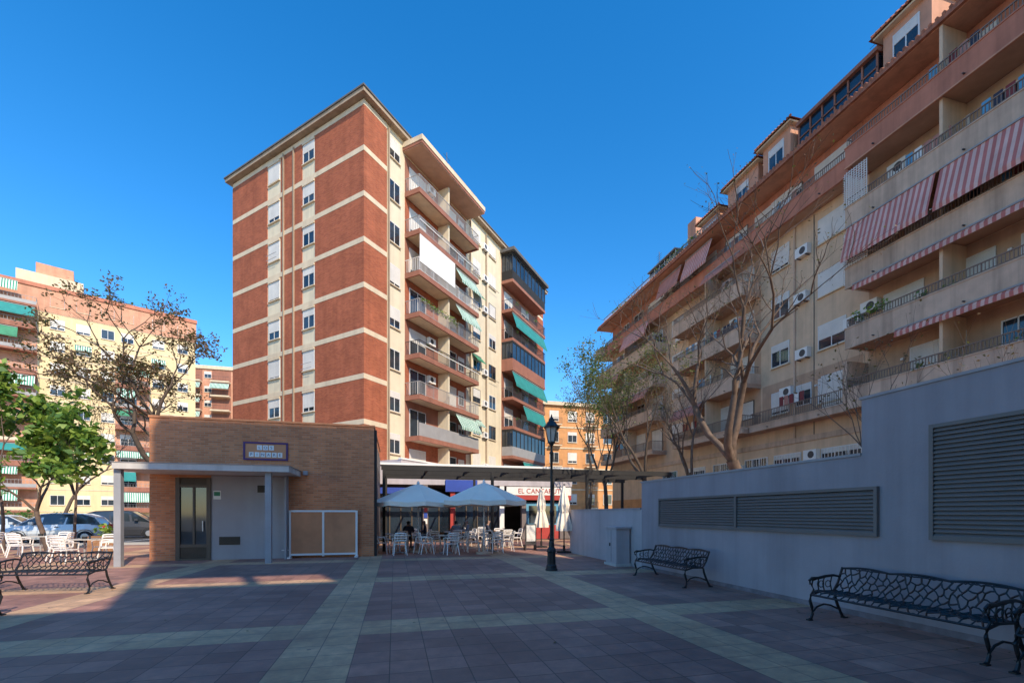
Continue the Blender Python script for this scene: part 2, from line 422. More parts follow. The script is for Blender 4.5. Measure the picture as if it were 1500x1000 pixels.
for kx in range(9):
    z=24.9-ST*kx
    if z<2: continue
    a,b=18.6,26.9; d=1.3
    T.box('gallery_slab',maroon,FR,a,b,0,d,z-.2,z+.1)
    T.box('gallery_back',maroon,FR,a,b,.0,.03,z+.1,z+2.7)
    if kx in (0,3,6):
        T.box('gallery_glass',glass_b,FR,a+.05,b-.05,.05,d-.06,z+1.0,z+2.55)
        T.box('gallery_apron',[steel_d,maroon,rail_m][(kx//3)%3],FR,a+.02,b-.02,.03,d-.04,z+.1,z+1.0)
        q=a
        while q<b+.1: T.box('gallery_frame',steel_d,FR,q-.03,q+.03,d-.06,d-.02,z+1.0,z+2.55); q+=.92
        for nn in (.4,.85): T.box('gallery_frame',steel_d,FR,a+.01,a+.05,nn,nn+.06,z+1,z+2.55)
        T.box('gallery_frame',steel_d,FR,a,b,.03,d-.02,z+2.55,z+2.73)
    else:
        rail(T,FR,a,b,d-.05,z+.1,.95,.16,rail_d,ret=d-.1)
        window(T,FR,a+.6,a+2.4,z+.1,z+2.2,.5,n=.03,sill=False); window(T,FR,a+4.6,a+6.4,z+.1,z+2.2,.3,n=.03,sill=False)
        if kx in (2,4,5,7): awning(T,FR,a+.1+(2.5 if kx%2 else 0),b-.2,d-.1,z+2.6,d+.35,z+1.3,[green_s,teal,teal][kx%3])
        for q in range(3): leaves(T,fp(FR,a+1+q*2.3,d,z+.9),.25,20,.14,[leafA,leafB],'balcony_plants')
T.box('gallery_roof',dark_edge,FR,18.3,27.2,0,1.6,27.7,28.0)
def offpoly(e):
    def pt(base,lu,ru): return (base[0]+FL[1][0]*lu+FR[1][0]*ru, base[1]+FL[1][1]*lu+FR[1][1]*ru)
    return [pt(P0,-e,-e),pt(PA,e,-e),pt(PB,e,e),pt(PC,-e,e)]
T.prism('cornice',tan,offpoly(.45),28.3,28.55); T.prism('roof_edge',dark_edge,offpoly(.52),28.552,28.66)
T.prism('roof_gravel',tan,offpoly(.2),28.68,28.95)
T.box('stair_housing',cream,FR,11,15.5,-5.5,-1.2,28.9,31.6); T.box('stair_housing_roof',tan,FR,10.8,15.7,-5.7,-1.0,31.6,31.85)
T.box('stair_housing',salmon2,FR,19,23,-5.5,-2,28.9,31.0)
T.tube('antenna',rail_d,[fp(FR,12,-2,31.8),fp(FR,12,-2,34)],.03,5); T.tube('antenna',rail_d,[fp(FR,11.5,-2,33.6),fp(FR,12.5,-2,33.6)],.02,4)
T.box('podium',wall_l,FR,1,27,0,2.2,0,5.1); T.box('podium_coping',white,FR,.95,27.05,2.0,2.26,5.1,5.2)
for q in range(8): leaves(T,fp(FR,15+q*1.4,2.1,5.5),.4,30,.2,[leafA,leafB],'balcony_plants')
T.finish()

# ------------------------------------------------------------------ cafe frontage
C=Obj('cafe_building'); FC=frame((0,27),(1,0),(0,-1))
C.box('walls',wall_l,FC,-2.2,10.9,-5,0,3.3,4.4)
C.box('walls',white,FC,-2.2,-1.2,-5,-.3,0,3.3); C.box('side_wall',cafe_dk,FC,10.3,10.9,-5,-.3,0,3.3)
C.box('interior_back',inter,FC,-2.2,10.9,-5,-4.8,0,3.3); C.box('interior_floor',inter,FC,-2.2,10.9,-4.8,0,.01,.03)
C.box('coping',white,FC,-2.3,11.0,-.1,.12,4.4,4.52)
for u in (-1.2,1.6,3.2,6.2,7.6,10.1): C.box('pillar',white if u in (-1.2,6.2) else (red_p if u==3.2 else cafe_dk),FC,u,u+.28,-.35,-.02,0,3.3)
for a,b in ((-.9,1.6),(1.9,3.2),(3.5,6.2)):
    C.box('shopfront_glass',glass_b,FC,a,b,-.3,-.27,.5 if a>1 else .1,2.5)
    n=int((b-a)/.8)+1
    for i in range(n+1): C.box('shopfront_frame',bronze,FC,a+(b-a)*i/n-.03,a+(b-a)*i/n+.03,-.27,-.2,.1,2.5)
    C.box('shopfront_frame',bronze,FC,a,b,-.271,-.19,2.5,2.62)
C.box('blue_front',sky_p,FC,7.88,10.1,-.3,-.2,.9,2.3); C.box('blue_front',red_p,FC,7.88,10.1,-.3,-.18,0,.9)
C.box('shopfront_glass',glass,FC,8.1,8.9,-.199,-.18,1.0,2.1); C.box('shopfront_glass',glass,FC,9.1,9.9,-.199,-.18,1.0,2.1)
C.box('sign_board',white,FC,6.6,10.8,.02,.1,2.75,3.25); text(C,'EL CANTARUT',.42,FC,8.7,.11,2.86,red_p)
C.box('sign_board',red_p,FC,6.6,10.8,.02,.09,2.45,2.74); C.box('blue_sign',blue_p,FC,2.9,4.8,.02,.1,2.9,3.6)
C.box('blue_sign',blue_p,FC,-.9,1.5,.02,.1,2.75,3.1)
C.box('bar_counter',wood,FC,-.5,5,-3.5,-3,0,1.1)
for i in range(4): C.box('menu_board',[white,blue_p,red_p,sky_p][i],FC,1.65+i*.01,1.85,-.018,.0,1.0+i*.35,1.3+i*.35)
C.finish()
# ------------------------------------------------------------------ pergola
G=Obj('steel_pergola')
for y in (20,22.4,24.8): G.box('beam',steel_d,W,-.55,13.4,y,y+.12,3.46,3.68)
x=-.5
while x<13.4: G.box('rafter',steel_d,W,x,x+.06,20.12,24.8,3.52,3.64); x+=1.9
for x in (-.5,4.2,8.8,13.2):
    for y in (20,24.8): G.box('post',steel_d,W,x,x+.12,y,y+.12,0,3.46)
G.finish()

# ------------------------------------------------------------------ kiosk
K=Obj('brick_kiosk'); FK=frame((0,17.9),(1,0),(0,-1)); z1=4.85
FS=frame((-.75,17.9),(0,1),(1,0))
K.box('walls',brick_k,FK,-8.0,-.75,-7,0,0,z1)
K.box('coping',M('kiosk_coping',(.50,.21,.10),var=.2,scale=5),FK,-8.03,-.72,-7.03,.03,z1,z1+.07)
K.box('corner_downpipe',steel_d,FS,.02,.14,.0,.1,0,z1-.1)
K.box('side_shade_panel',louv,FS,.6,6.5,.0,.03,.2,4.4)  # added dark sheet, stands in for shade on the right side
K.box('grey_wall',grey_k,FK,-6.145,-3.76,0,.05,0,2.92)
K.box('grey_side',grey_k,FK,-3.759,-3.7,0,.4,0,2.92)
K.box('door_recess_shade',louv_d,FK,-7.21,-6.16,0,.01,0,2.83)  # flat dark sheet imitating the shade of a recess
K.box('door_glass',glass,FK,-7.1,-6.26,.01,.03,.55,2.5)
for a,b,c,d in ((-7.21,-7.08,0,2.83),(-6.28,-6.15,0,2.83)): K.box('door_frame',bronze,FK,a,b,.01,.09,c,d)
K.box('door_frame',bronze,FK,-7.08,-6.28,.01,.085,2.5,2.6); K.box('door_frame',bronze,FK,-7.08,-6.28,.01,.085,.45,.55); K.box('door_frame',bronze,FK,-7.08,-6.28,.01,.085,0,.08)
K.box('door_frame',bronze,FK,-6.7,-6.64,.03,.075,.55,2.5)
for i in range(9): K.box('door_louvre',bronze,FK,-7.08,-6.28,.01,.06,.1+i*.04,.125+i*.04)
for i in range(6): K.box('transom_louvre',bronze,FK,-7.08,-6.28,.01,.06,2.61+i*.036,2.635+i*.036)
K.box('door_handle',hub,FK,-6.4,-6.37,.09,.12,1.0,1.35)
K.box('notice',white,FK,-6.08,-5.85,.05,.056,2.1,2.4); K.box('notice',green_c,FK,-6.06,-5.87,.057,.06,2.22,2.36)
for (a,b,c,d) in ((-5.9,-5.25,.52,.8),(-4.7,-4.35,2.35,2.6)):
    K.box('vent_back',louv_d,FK,a,b,.05,.055,c,d)
    q=c
    while q<d-.01: K.box('vent_slat',bronze,FK,a,b,.055,.075,q,q+.02); q+=.04
for a,b,c,d in ((-5.16,-3.72,3.5,3.56),(-5.16,-3.72,4.08,4.14),(-5.16,-5.1,3.56,4.08),(-3.78,-3.72,3.56,4.08)): K.box('sign_frame',sign_b,FK,a,b,.0,.04,c,d)
K.box('sign_ground',M('sign_tile',(.64,.27,.13)),FK,-5.1,-3.78,.0,.02,3.56,4.08)
for i in range(3): K.box('sign_letter_tile',white,FK,-4.72+i*.19,-4.56+i*.19,.02,.034,3.86,4.03)
for i in range(6): K.box('sign_letter_tile',white,FK,-4.98+i*.185,-4.83+i*.185,.02,.034,3.61,3.78)
for i,ch in enumerate('LOS'): text(K,ch,.14,FK,-4.64+i*.19,.035,3.9,sign_b,.003)
for i,ch in enumerate('PINARE'): text(K,ch,.14,FK,-4.905+i*.185,.035,3.65,sign_b,.003)
K.box('canopy',canopy_m,W,-8.11,-3.3,16.0,17.897,2.94,3.13); K.box('canopy_edge',rail_m,W,-8.13,-3.28,15.98,17.89,3.131,3.15)
for x in (-8.05,-3.95): K.box('canopy_post',post_m,W,x-.09,x+.09,16.15,16.33,0,2.94)
K.box('wall_light',rail_m,FK,-3.2,-3.05,0,.12,3.0,3.15)
K.finish()
g=Obj('white_steel_gate')
for u in (-3.66,-2.55,-1.40): g.box('upright',white,FK,u,u+.07,.12,.18,.06,1.72)
for z in (.1,1.66): g.box('rail',white,FK,-3.6,-1.4,.125,.175,z,z+.07)
for u in (-3.66,-1.40): g.box('foot',white,FK,u-.02,u+.09,.02,.4,.01,.06)
g.box('infill_panel',M('infill_tan',(.58,.25,.12),var=.15,streak=.1),FK,-3.6,-1.4,.14,.155,.17,1.66)
g.tube('bracket',white,[fp(FK,-3.9,.15,.3),fp(FK,-3.66,.15,.3)],.02)
g.finish()

# ------------------------------------------------------------------ right boundary wall
Wl=Obj('boundary_wall'); FW=frame((7.0,0),(0,1),(-1,0))
Wl.box('low_wall',wall_m,FW,5.47,11.95,-.3,0,0,2.5); Wl.box('coping',cope,FW,5.48,12.0,-.33,.02,2.5,2.54)
Wl.box('high_wall',wall_m,FW,-6,5.47,-.3,.002,0,3.36); Wl.box('coping',cope,FW,-6,5.5,-.33,.022,3.36,3.4)
Wl.box('rear_wall',wall_l,FW,11.95,17.57,-.3,-.002,0,1.72); Wl.box('coping',cope,FW,12.0,17.6,-.33,.02,1.72,1.77)
Wl.box('return_wall',wall_l,FW,17.3,17.57,-4,-.3,0,1.72)
Wl.box('plinth',M('wall_plinth',(.22,.18,.19),streak=.3,var=.3,scale=4),FW,-6,11.9,.0021,.010,0,.09)
def louvre(a,b,c,d):
    Wl.box('louvre_back',louv_d,FW,a,b,.002,.006,c,d)
    t=.05
    Wl.box('louvre_frame',louv,FW,a-t,a,.002,.06,c-t,d+t); Wl.box('louvre_frame',louv,FW,b,b+t,.002,.06,c-t,d+t)
    Wl.box('louvre_frame',louv,FW,a,b,.002,.058,c-t,c); Wl.box('louvre_frame',louv,FW,a,b,.002,.058,d,d+t)
    q=c+.01
    while q<d-.03:
        Wl.face('louvre_slat',louv,[fp(FW,a,.05,q),fp(FW,b,.05,q),fp(FW,b,.008,q+.05),fp(FW,a,.008,q+.05)],[(0,0)]*4)
        Wl.face('louvre_slat',louv,[fp(FW,a,.05,q),fp(FW,b,.05,q),fp(FW,b,.05,q-.014),fp(FW,a,.05,q-.014)],[(0,0)]*4)
        q+=.058
    n=max(1,round((b-a)/2.9))
    for i in range(1,n): Wl.box('louvre_frame',louv,FW,a+(b-a)*i/n-.03,a+(b-a)*i/n+.03,.05,.07,c,d)
louvre(5.25,10.95,1.31,1.96); louvre(1.2,4.47,1.3,2.74)
Wl.finish()
cb=Obj('electrical_cabinet')
cb.box('body',wall_l,FW,12.55,13.25,.06,.5,.08,1.15); cb.box('plinth',canopy_m,FW,12.5,13.3,.02,.54,0,.08); cb.box('cap',wall_l,FW,12.5,13.3,.03,.53,1.15,1.2)
cb.box('door_seam',louv_d,FW,12.89,12.905,.5,.503,.12,1.1); cb.box('lock',louv_d,FW,12.95,12.99,.503,.52,.6,.7)
cb.finish()

# ------------------------------------------------------------------ right apartment building
B=Obj('beige_apartment_building'); FB=frame((22.6,0),(0,1),(-1,0)); Y0,Y1=-6,44.5
B.box('walls',beige,FB,Y0,Y1,-13,0,0,18.3); B.box('top_storey_walls',salmon,FB,Y0,Y1,-13,-.02,18.3,21.2)
zs=[6.73,9.63,12.53,15.43,18.33]
def balc(a,b,z,d,solid=True,zn=2.9,bm=conc,parts=None,rm=rail_c):
    B.box('recess_wall',recess if bm is conc else salmon,FB,a+.02,b-.02,.0,.012,z+.2,z+zn-.06)
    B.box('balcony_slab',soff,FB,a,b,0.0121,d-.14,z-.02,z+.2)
    ph=.85 if solid else .3
    B.box('balcony_parapet',bm,FB,a,b,d-.14,d,z-.06,z+ph)
    for u in (a,b-.14): B.box('balcony_parapet',bm,FB,u+.002,u+.138,0,d-.141,z-.058,z+ph-.002)
    B.box('parapet_cap',bm,FB,a-.03,b+.03,d-.16,d+.03,z+ph,z+ph+.05)
    q=a+1.5
    while q<b-1: B.box('drain_spout',rail_d,FB,q,q+.05,d+.001,d+.12,z+.05,z+.09); q+=3.4
    rail(B,FB,a+.05,b-.05,d-.07,z+ph+.05,.42 if solid else .75,.115,rm,ret=d-.2)
    q=a+.6
    while q<b-2.0:
        w=R.choice([1.6,2.0,1.2,.9])
        fr=R.choice([white_alu,white_alu,bronze])
        if w<1.3: window(B,FB,q,q+w,z+1.1,z+2.2,R.choice([.3,.6,1,0]),n=.012,sill=False,fm=fr)
        else: window(B,FB,q,q+w,z+.2,z+2.3,R.choice([1,.9,.5,.3,1,0]),n=.012,sill=False,fm=fr)
        if R.random()<.4: ac(B,FB,q+w+.15,.05,z+1.75)
        if R.random()<.3:
            B.box('wall_lamp',white,FB,q+w+.3,q+w+.42,0.012,.1,z+1.9,z+2.0)
        if R.random()<.35:
            for t in range(5): B.box('hanging_laundry',R.choice([white,shirt1,shirt2,sky_p,pink_c]),FB,q+t*.35,q+t*.35+.28,d-.5,d-.49,z+1.2,z+1.75)
        if R.random()<.3: leaves(B,fp(FB,q+R.uniform(0,1),d-.15,z+ph+.15),.2,26,.12,[leafA,leafB],'balcony_plants')
        q+=w+R.uniform(.7,1.3)
    for u in (parts or []): B.box('balcony_partition',beige,FB,u-.06,u+.06,0.013,d-.15,z+.2,z+zn-.05)
for i,z in enumerate(zs):
    balc(-6,17.3,z,1.5,True,parts=[.8,6.4,13.4],bm=conc if i<4 else salmon)
    B.box('slab_band',conc if i<4 else salmon2,FB,-6,17.3,1.45,1.53,z-.12,z-.062)
for z,u0,u1 in ((9.63,9.5,16.9),(6.73,10.5,15)):
    awning(B,FB,u0,u1,1.53,z+2.80,1.6,z+2.7,red_s,.18)
awning(B,FB,6.5,13.32,1.52,15.3,1.95,13.75,red_s,.2); awning(B,FB,13.48,17.2,1.52,15.3,1.95,13.75,red_s,.2)
B.tube('awning_arm',white,[fp(FB,13.4,1.5,13.9),fp(FB,13.4,1.95,13.7)],.02)
for z in (12.53,15.43):
    for i in range(9): B.box('lattice_screen',white,FB,16.2+i*.12,16.23+i*.12,1.54,1.56,z+.9,z+2.55)
    for i in range(15): B.box('lattice_screen',white,FB,16.2,17.2,1.562,1.575,z+.92+i*.11,z+.95+i*.11)
    for i in range(12): B.box('lattice_screen',white,FB,17.35,17.38,.2+i*.11,.23+i*.11,z+.1,z+2.6)
    for i in range(22): B.box('lattice_screen',white,FB,17.382,17.4,.2,1.5,z+.15+i*.11,z+.18+i*.11)
for q in range(3): leaves(B,fp(FB,15.5+q*.6,1.5,10.9),.3,40,.16,[leafA,leafB],'balcony_plants')
for q in range(6): leaves(B,fp(FB,R.uniform(7,17),1.5,R.choice([10.6,7.7,13.5])),.22,25,.14,[leafC,leafB],'balcony_plants')
for i,z in enumerate(zs[:4]):
    window(B,FB,18.5,20.0,z+.95,z+2.2,R.choice([.9,1,.6]),mull=1); window(B,FB,22.0,23.2,z+.95,z+2.2,R.choice([.3,.5,.9]))
    if i>0: window(B,FB,17.55,18.05,z+1.3,z+2.1,0,mull=0)
B.box('downpipe',conc,FB,21.5,21.6,0.001,.1,6,18.2); B.box('cable_run',rail_d,FB,20.3,20.33,0.001,.03,6,18.2)
ac(B,FB,20.5,0,10.4); ac(B,FB,20.5,0,16.2); ac(B,FB,17.6,0,11.0); ac(B,FB,20.6,0,13.6)
window(B,FB,18.3,20.2,19.2,20.7,.4); window(B,FB,21.7,23.2,19.2,20.7,.6)
balc(17.6,24,6.73,1.0,False); B.box('end_pier',conc,FB,17.32,17.55,0,1.35,6.6,9)
balc(17.6,44.4,18.33,.95,True,bm=salmon)
awning(B,FB,27.5,30.5,.98,20.9,1.5,19.4,red_s); awning(B,FB,31,34,.98,20.9,1.4,19.6,pink_c)
for i,z in enumerate(zs[:4]):
    balc(24.1,31.5,z,1.45,i!=0,parts=[27.8]); balc(34.5,44.4,z,1.45,i!=0,parts=[39.5])
    window(B,FB,32.2,33.6,z+.95,z+2.2,.8)
    if i%2: ac(B,FB,32.0,0,z+.2)
for (a,b,z,zz,m_) in ((34.8,39.3,15.43,1.6,red_s),(39.7,44,12.53,2.0,pink_c),(34.8,39.3,9.63,2.1,pink_c),(24.3,27.6,15.43,2.2,pink_c),(28,31.3,6.73,2.1,pink_c)):
    awning(B,FB,a,b,1.47,z+2.75,1.95,z+zz,m_)
for z in zs[3:]: B.box('corner_balcony',conc,FB,44.4,45.8,-3,1.4,z-.05,z+.9)
for a,b in ((8,10.5),(11.5,14),(15,16.5),(17.6,19.8),(21.2,23.0),(23.6,25.4),(26.5,28.5),(29.5,31.5),(33,35)):
    window(B,FB,a,b,3.5,5.1,R.choice([0,.15,0,.3]),mull=2)
    k=a
    while k<b: B.box('window_bars',white,FB,k,k+.02,.07,.09,3.5,5.1); k+=.2
ac(B,FB,19.95,.0,4.6); ac(B,FB,19.95,0,3.7); ac(B,FB,25.6,0,4.3)
B.box('string_course',conc,FB,Y0,Y1,0,.08,5.7,6.0); B.box('base_course',orange_r,FB,Y0,Y1+.01,-13,.04,0,3.0)
B.box('eaves',salmon2,FB,Y0,Y1+.6,-13,1.35,21.2,21.38); B.box('gutter',tile,FB,Y0,Y1+.7,1.35,1.5,21.22,21.42)
q=Y0
while q<Y1+.6: B.tube('eave_tiles',tile,[fp(FB,q,1.52,21.44),fp(FB,q,-.2,21.78)],.085,5); q+=.24
B.box('attic',salmon,FB,Y0,40,-11,-1.2,21.38,23.9)
def dorm(a,b,n0,n1,zt,rh=.8):
    B.box('dormer_walls',salmon2,FB,a,b,n0,n1,21.4,zt); 
    B.box('dormer_eaves',cream2,FB,a-.25,b+.25,n0,n1+.3,zt,zt+.1)
    e=.4; c=[fp(FB,a-e,n0,zt+.1),fp(FB,b+e,n0,zt+.1),fp(FB,b+e,n1+e,zt+.1),fp(FB,a-e,n1+e,zt+.1)]
    m=(a+b)/2; r0=fp(FB,m-.2,n0+.3,zt+.1+rh); r1=fp(FB,m+.2,n1-.6,zt+.1+rh)
    for f in ([c[3],c[2],r1],[c[2],c[1],r0,r1],[c[0],c[3],r1,r0],[c[0],c[1],r0]): B.face('dormer_roof',tile,f,[(0,0)]*len(f))
    k=a-e
    while k<b+e: B.tube('dormer_tiles',tile,[fp(FB,k,n1+e+.02,zt+.13),fp(FB,m+(k-m)*.3,n1-.4,zt+.1+rh*.9)],.07,5); k+=.22
    mm=(a+b)/2; window(B,FB,mm-.5,mm+.5,22.1,zt-.45,.3,n=n1)
dorm(23.9,26.6,-1.5,.4,23.7); dorm(21.3,23.3,-1.5,.6,23.9); dorm(14.4,16.4,-1.5,.3,24.0); dorm(27.9,29.8,-1.5,.0,23.4,.6)
B.box('roof_gallery_glass',glass_b,FB,16.6,20.9,-1.2,.35,22.1,23.5); B.box('roof_gallery_base',maroon,FB,16.6,20.9,-1.2,.4,21.4,22.1)
for i in range(7): B.box('roof_gallery_frame',maroon,FB,16.58+i*.72,16.66+i*.72,.35,.4,22.1,23.5)
B.box('roof_gallery_roof',maroon,FB,16.5,21.0,-1.4,.55,23.5,23.7); B.box('roof_gallery_frame',maroon,FB,16.6,20.9,.35,.4,22.8,22.86)
B.box('roof_gallery_glass',glass,FB,33,37,-1.2,.1,21.4,23.4); B.box('roof_gallery_roof',rail_m,FB,32.9,37.1,-1.4,.3,23.4,23.5)
for i in range(6): B.box('roof_gallery_frame',white_alu,FB,33+i*.79,33.05+i*.79,.1,.14,21.4,23.4)
rail(B,FB,26.9,44.5,1.0,21.4,.9,.15,rail_m); rail(B,FB,4,12.4,1.0,21.4,.9,.15,rail_m)
B.box('chimney',salmon2,FB,30.6,31.6,-1,0,21.4,24.6); B.box('chimney',salmon2,FB,40,41,-3,-1.5,21.4,24)
for q in range(10): leaves(B,fp(FB,29+q*.6,.9,22.2),.3,22,.2,[leafC,leafB],'roof_plants')
for q in range(5): leaves(B,fp(FB,39+q*.8,.9,22.0),.3,22,.2,[leafA,leafB],'roof_plants')
for u in (18,31,38): 
    B.tube('antenna',rail_d,[fp(FB,u,-1.5,23.8),fp(FB,u,-1.5,26.2)],.03,5)
    for t in range(4): B.tube('antenna',rail_d,[fp(FB,u-.4,-1.5,25.3+t*.2),fp(FB,u+.4,-1.5,25.3+t*.2)],.015,4)
B.finish()

# ------------------------------------------------------------------ left yellow building
Yb=Obj('yellow_apartment_building'); FY=frame((-47.8,71.2),(.886,.466),(.466,-.886))
Yb.box('walls',yellow_r,FY,-22,20.2,-14,0,0,28); Yb.box('top_storey',salmon2,FY,-22,20.3,-14,.05,28,31)
Yb.box('parapet',salmon,FY,-22,20.4,-14,.2,31,31.5)
Yb.box('roof_box',cream2,FY,1,7.5,-9,-3,31.5,34.0); Yb.box('roof_box',salmon2,FY,2.8,6.5,-9,-3.5,34,35.6); Yb.box('roof_box',salmon2,FY,-8,-1,-9,-2,31.5,33)
for f in range(10):
    z=1.9+f*2.9
    for u in (4.4,6.9,9.4,15.0):
        window(Yb,FY,u,u+1.3,z+.9,z+2.1,R.choice([0,.4,.8]),mull=1)
        if R.random()<.08: awning(Yb,FY,u-.2,u+1.5,.03,z+2.2,.7,z+1.5,green_s,.1)
    window(Yb,FY,18.0,19.2,z+.9,z+2.1,.5)
    for a,b in ((-3.0,3.2),(10.8,14.6),(-14,-6)):
        if f>6 and a>5:
            window(Yb,FY,11.5,12.8,z+.9,z+2.1,.5); continue
        Yb.box('balcony_slab',maroon,FY,a,b,0,1.6,z-.1,z+.15); Yb.box('balcony_back',salmon2,FY,a,b,0,.03,z+.15,z+2.7)
        Yb.box('balcony_apron',R.choice([maroon,cream2,rail_m]),FY,a,b,1.5,1.58,z+.15,z+.55)
        rail(Yb,FY,a,b,1.55,z+.5,.6,.3,rail_m,ret=1.4)
        window(Yb,FY,a+.6,a+2.3,z+.2,z+2.2,.3,n=.03,sill=False)
        if R.random()<(.7 if f<6 else .4): awning(Yb,FY,a+.1,b-.1-R.choice([0,1.5]),1.5,z+2.65,2.1,z+R.choice([1.5,1.9]),R.choice([green_s,green_s,teal,green_c]))
    Yb.box('storey_line',cream2,FY,-22,20.2,0,.05,z-.05,z+.08)
for q in range(8): leaves(Yb,fp(FY,9+q*1.2,-.6,31.8),.6,24,.4,[leafC,leafB],'roof_plants')
Yb.finish()
D=Obj('distant_apartment_building'); FD=frame((-46,108),(1,0),(.03,-1))
D.box('walls',salmon2,FD,0,20,-12,0,0,31.8); D.box('parapet',cream2,FD,-.2,20.2,-12,.3,31.8,32.5)
for f in range(10):
    z=2+f*3
    for a,b in ((3.8,7.2),(9,12.5)):
        D.box('balcony_slab',cream2,FD,a,b,0,1.4,z-.1,z+.2); D.box('balcony_recess',maroon,FD,a,b,0,.04,z+.2,z+2.6); rail(D,FD,a,b,1.35,z+.2,.9,.3,rail_d)
        if R.random()<.2: awning(D,FD,a,b,1.3,z+2.6,1.9,z+1.6,green_s)
    for u in (1,7.6,13.6,16): window(D,FD,u,u+1.2,z+1,z+2.2,.4)
D.finish()
O=Obj('orange_apartment_building'); FO=frame((0,62),(1,0),(0,-1))
O.box('walls',orange_r,FO,15,33,-10,0,0,17.2); O.box('cornice',cream2,FO,14.7,33.3,-10,.4,17.2,17.7)
for f in range(5):
    z=2.2+f*3
    for u in range(6): 
        window(O,FO,16+u*2.8,17.3+u*2.8,z+.8,z+2.2,R.choice([.3,.8,0]))
        if u%2==0: O.box('balcony',cream2,FO,15.8+u*2.8,17.6+u*2.8,0,.8,z+.1,z+.25); rail(O,FO,15.8+u*2.8,17.6+u*2.8,.75,z+.25,.9,.15,rail_d)
    O.box('storey_line',cream2,FO,15,33,0,.08,z-.2,z)
O.finish()

# ------------------------------------------------------------------ unseen buildings added behind the viewpoint, shaped to shade the square
S=Obj('shade_building_across_square'); FX=frame((0,-8.6),(1,0),(0,1))
S.box('walls',cream,FX,7.0,15,-2.5,0,0,27); S.box('wing_lower',cream,FX,2.1,6.999,-.6,0,0,16.7); S.box('wing_upper',cream,FX,2.1,6.999,-.6,0,18.4,27)  # thin wing with an open slot, shaped to let a sun strip through
S.box('light_slot_post',cream,FX,2.1,2.35,-.55,-.05,16.7,18.4); S.box('light_slot_post',cream,FX,4.4,4.55,-.55,-.05,16.7,18.4)
for f in range(8):
    z=1+f*3.1
    for u in range(2): window(S,FX,8.2+u*3,9.6+u*3,z+.9,z+2.2,.5)
S.finish()
S2=Obj('low_shade_building'); S2.box('walls',yellow_r,FX,-14,2.05,-10,0,0,14.2); S2.box('parapet',salmon2,FX,-14,2.05,-10,.2,14.2,14.5)  # unseen; height set by where its shadow should end on the paving
for f in range(4):
    for u in range(5): window(S2,FX,-13+u*3.0,-11.5+u*3.0,2+f*3.2,3.4+f*3.2,.5)
S2.finish()

# ------------------------------------------------------------------ trees
def tree(name,base,h,lean,r0,seed,depth=5,spread=.6,bm=bark,leaf=None,nl=0,lr=.5,ls=.2,trunk=.3,flat=.8,up=.25,dec=.74,kids=(2,3),width=None,taper=.74):
    rr=random.Random(seed); o=Obj(name); tips=[]
    def br(p,d,L,r,lev):
        n=4 if lev<2 else 3; pts=[p]; rs=[r]
        q=p.copy()
        for i in range(n):
            d=(d+Vector((rr.gauss(0,.13),rr.gauss(0,.13),rr.gauss(0,.08)+ (up*.12 if lev>0 else 0)))).normalized()
            q=q+d*L/n; pts.append(q.copy()); rs.append(r*(1-.3*(i+1)/n))
            if lev>=2 and lev<depth and rr.random()<.5:
                sd=(d+Vector((rr.gauss(0,.7),rr.gauss(0,.7),rr.gauss(.1,.4)))).normalized(); br(q.copy(),sd,L*.55,rs[-1]*.5,depth)
        o.tube('trunk' if lev==0 else 'branches',bm,pts,rs,9 if lev==0 else (6 if lev<3 else 4),cap=False)
        if lev>=depth: tips.append(q.copy()); return
        if lev>=depth-1: tips.append(q.copy())
        k=rr.choice(kids) if lev>0 else 3
        a0=rr.random()*6.28
        for i in range(k):
            a=a0+6.283*i/k+rr.gauss(0,.3); s=spread*rr.uniform(.7,1.3)
            side=d.orthogonal().normalized(); side=Matrix.Rotation(a,3,d)@side
            nd=(d+side*s+Vector((0,0,up))).normalized()
            br(q.copy(),nd,L*dec*rr.uniform(.8,1.15),rs[-1]*taper,lev+1)
    br(Vector((0,0,0)),Vector((lean[0],lean[1],1)).normalized(),h*trunk,r0,0)
    V=o.parts[('branches',bm.name)][0]
    top=max(v[2] for v in V); s=h/top; xs=sorted(v[0] for v in V)
    wx=s
    if width: wx=min(2.2,max(.4,width/(xs[int(len(xs)*.99)]-xs[int(len(xs)*.01)])))
    for p in o.parts.values(): p[0][:]=[(base[0]+v[0]*wx,base[1]+v[1]*wx,v[2]*s) for v in p[0]]
    if leaf:
        for t in tips:
            leaves(o,(base[0]+t.x*wx,base[1]+t.y*wx,t.z*s),lr*R.uniform(.6,1.2),int(nl*R.uniform(.5,1.3)+.5),ls,leaf,'foliage',flat)
    return o.finish(smooth=('trunk','branches'))
tree('bare_tree',(13.2,14.2),12.6,(.02,.02),.22,5,depth=6,spread=.5,bm=bark_l,trunk=.33,leaf=[podM,podM],nl=1.2,lr=.2,ls=.07,up=.28,width=6.2)
tree('bare_tree',(16.5,22.5),12.5,(-.02,.02),.2,15,depth=6,spread=.5,bm=bark_l,trunk=.3,leaf=[podM,podM],nl=1.6,lr=.25,ls=.08,up=.28,width=5.5)
tree('thin_leaved_tree',(12.4,27.7),12.8,(.03,0),.2,8,depth=5,spread=.42,trunk=.3,leaf=[leafC,leafB],nl=18,lr=.6,ls=.16,up=.3,width=4.2)
tree('thin_leaved_tree',(14.6,21.6),10.8,(-.2,.1),.18,12,depth=5,spread=.5,trunk=.3,leaf=[leafC,leafC],nl=16,lr=.5,ls=.13,up=.3,width=4.6)
tree('thin_leaved_tree',(15.4,31),12.4,(-.05,.0),.19,21,depth=5,spread=.5,trunk=.3,leaf=[leafC,podM],nl=12,lr=.5,ls=.14,up=.3,width=4.5)
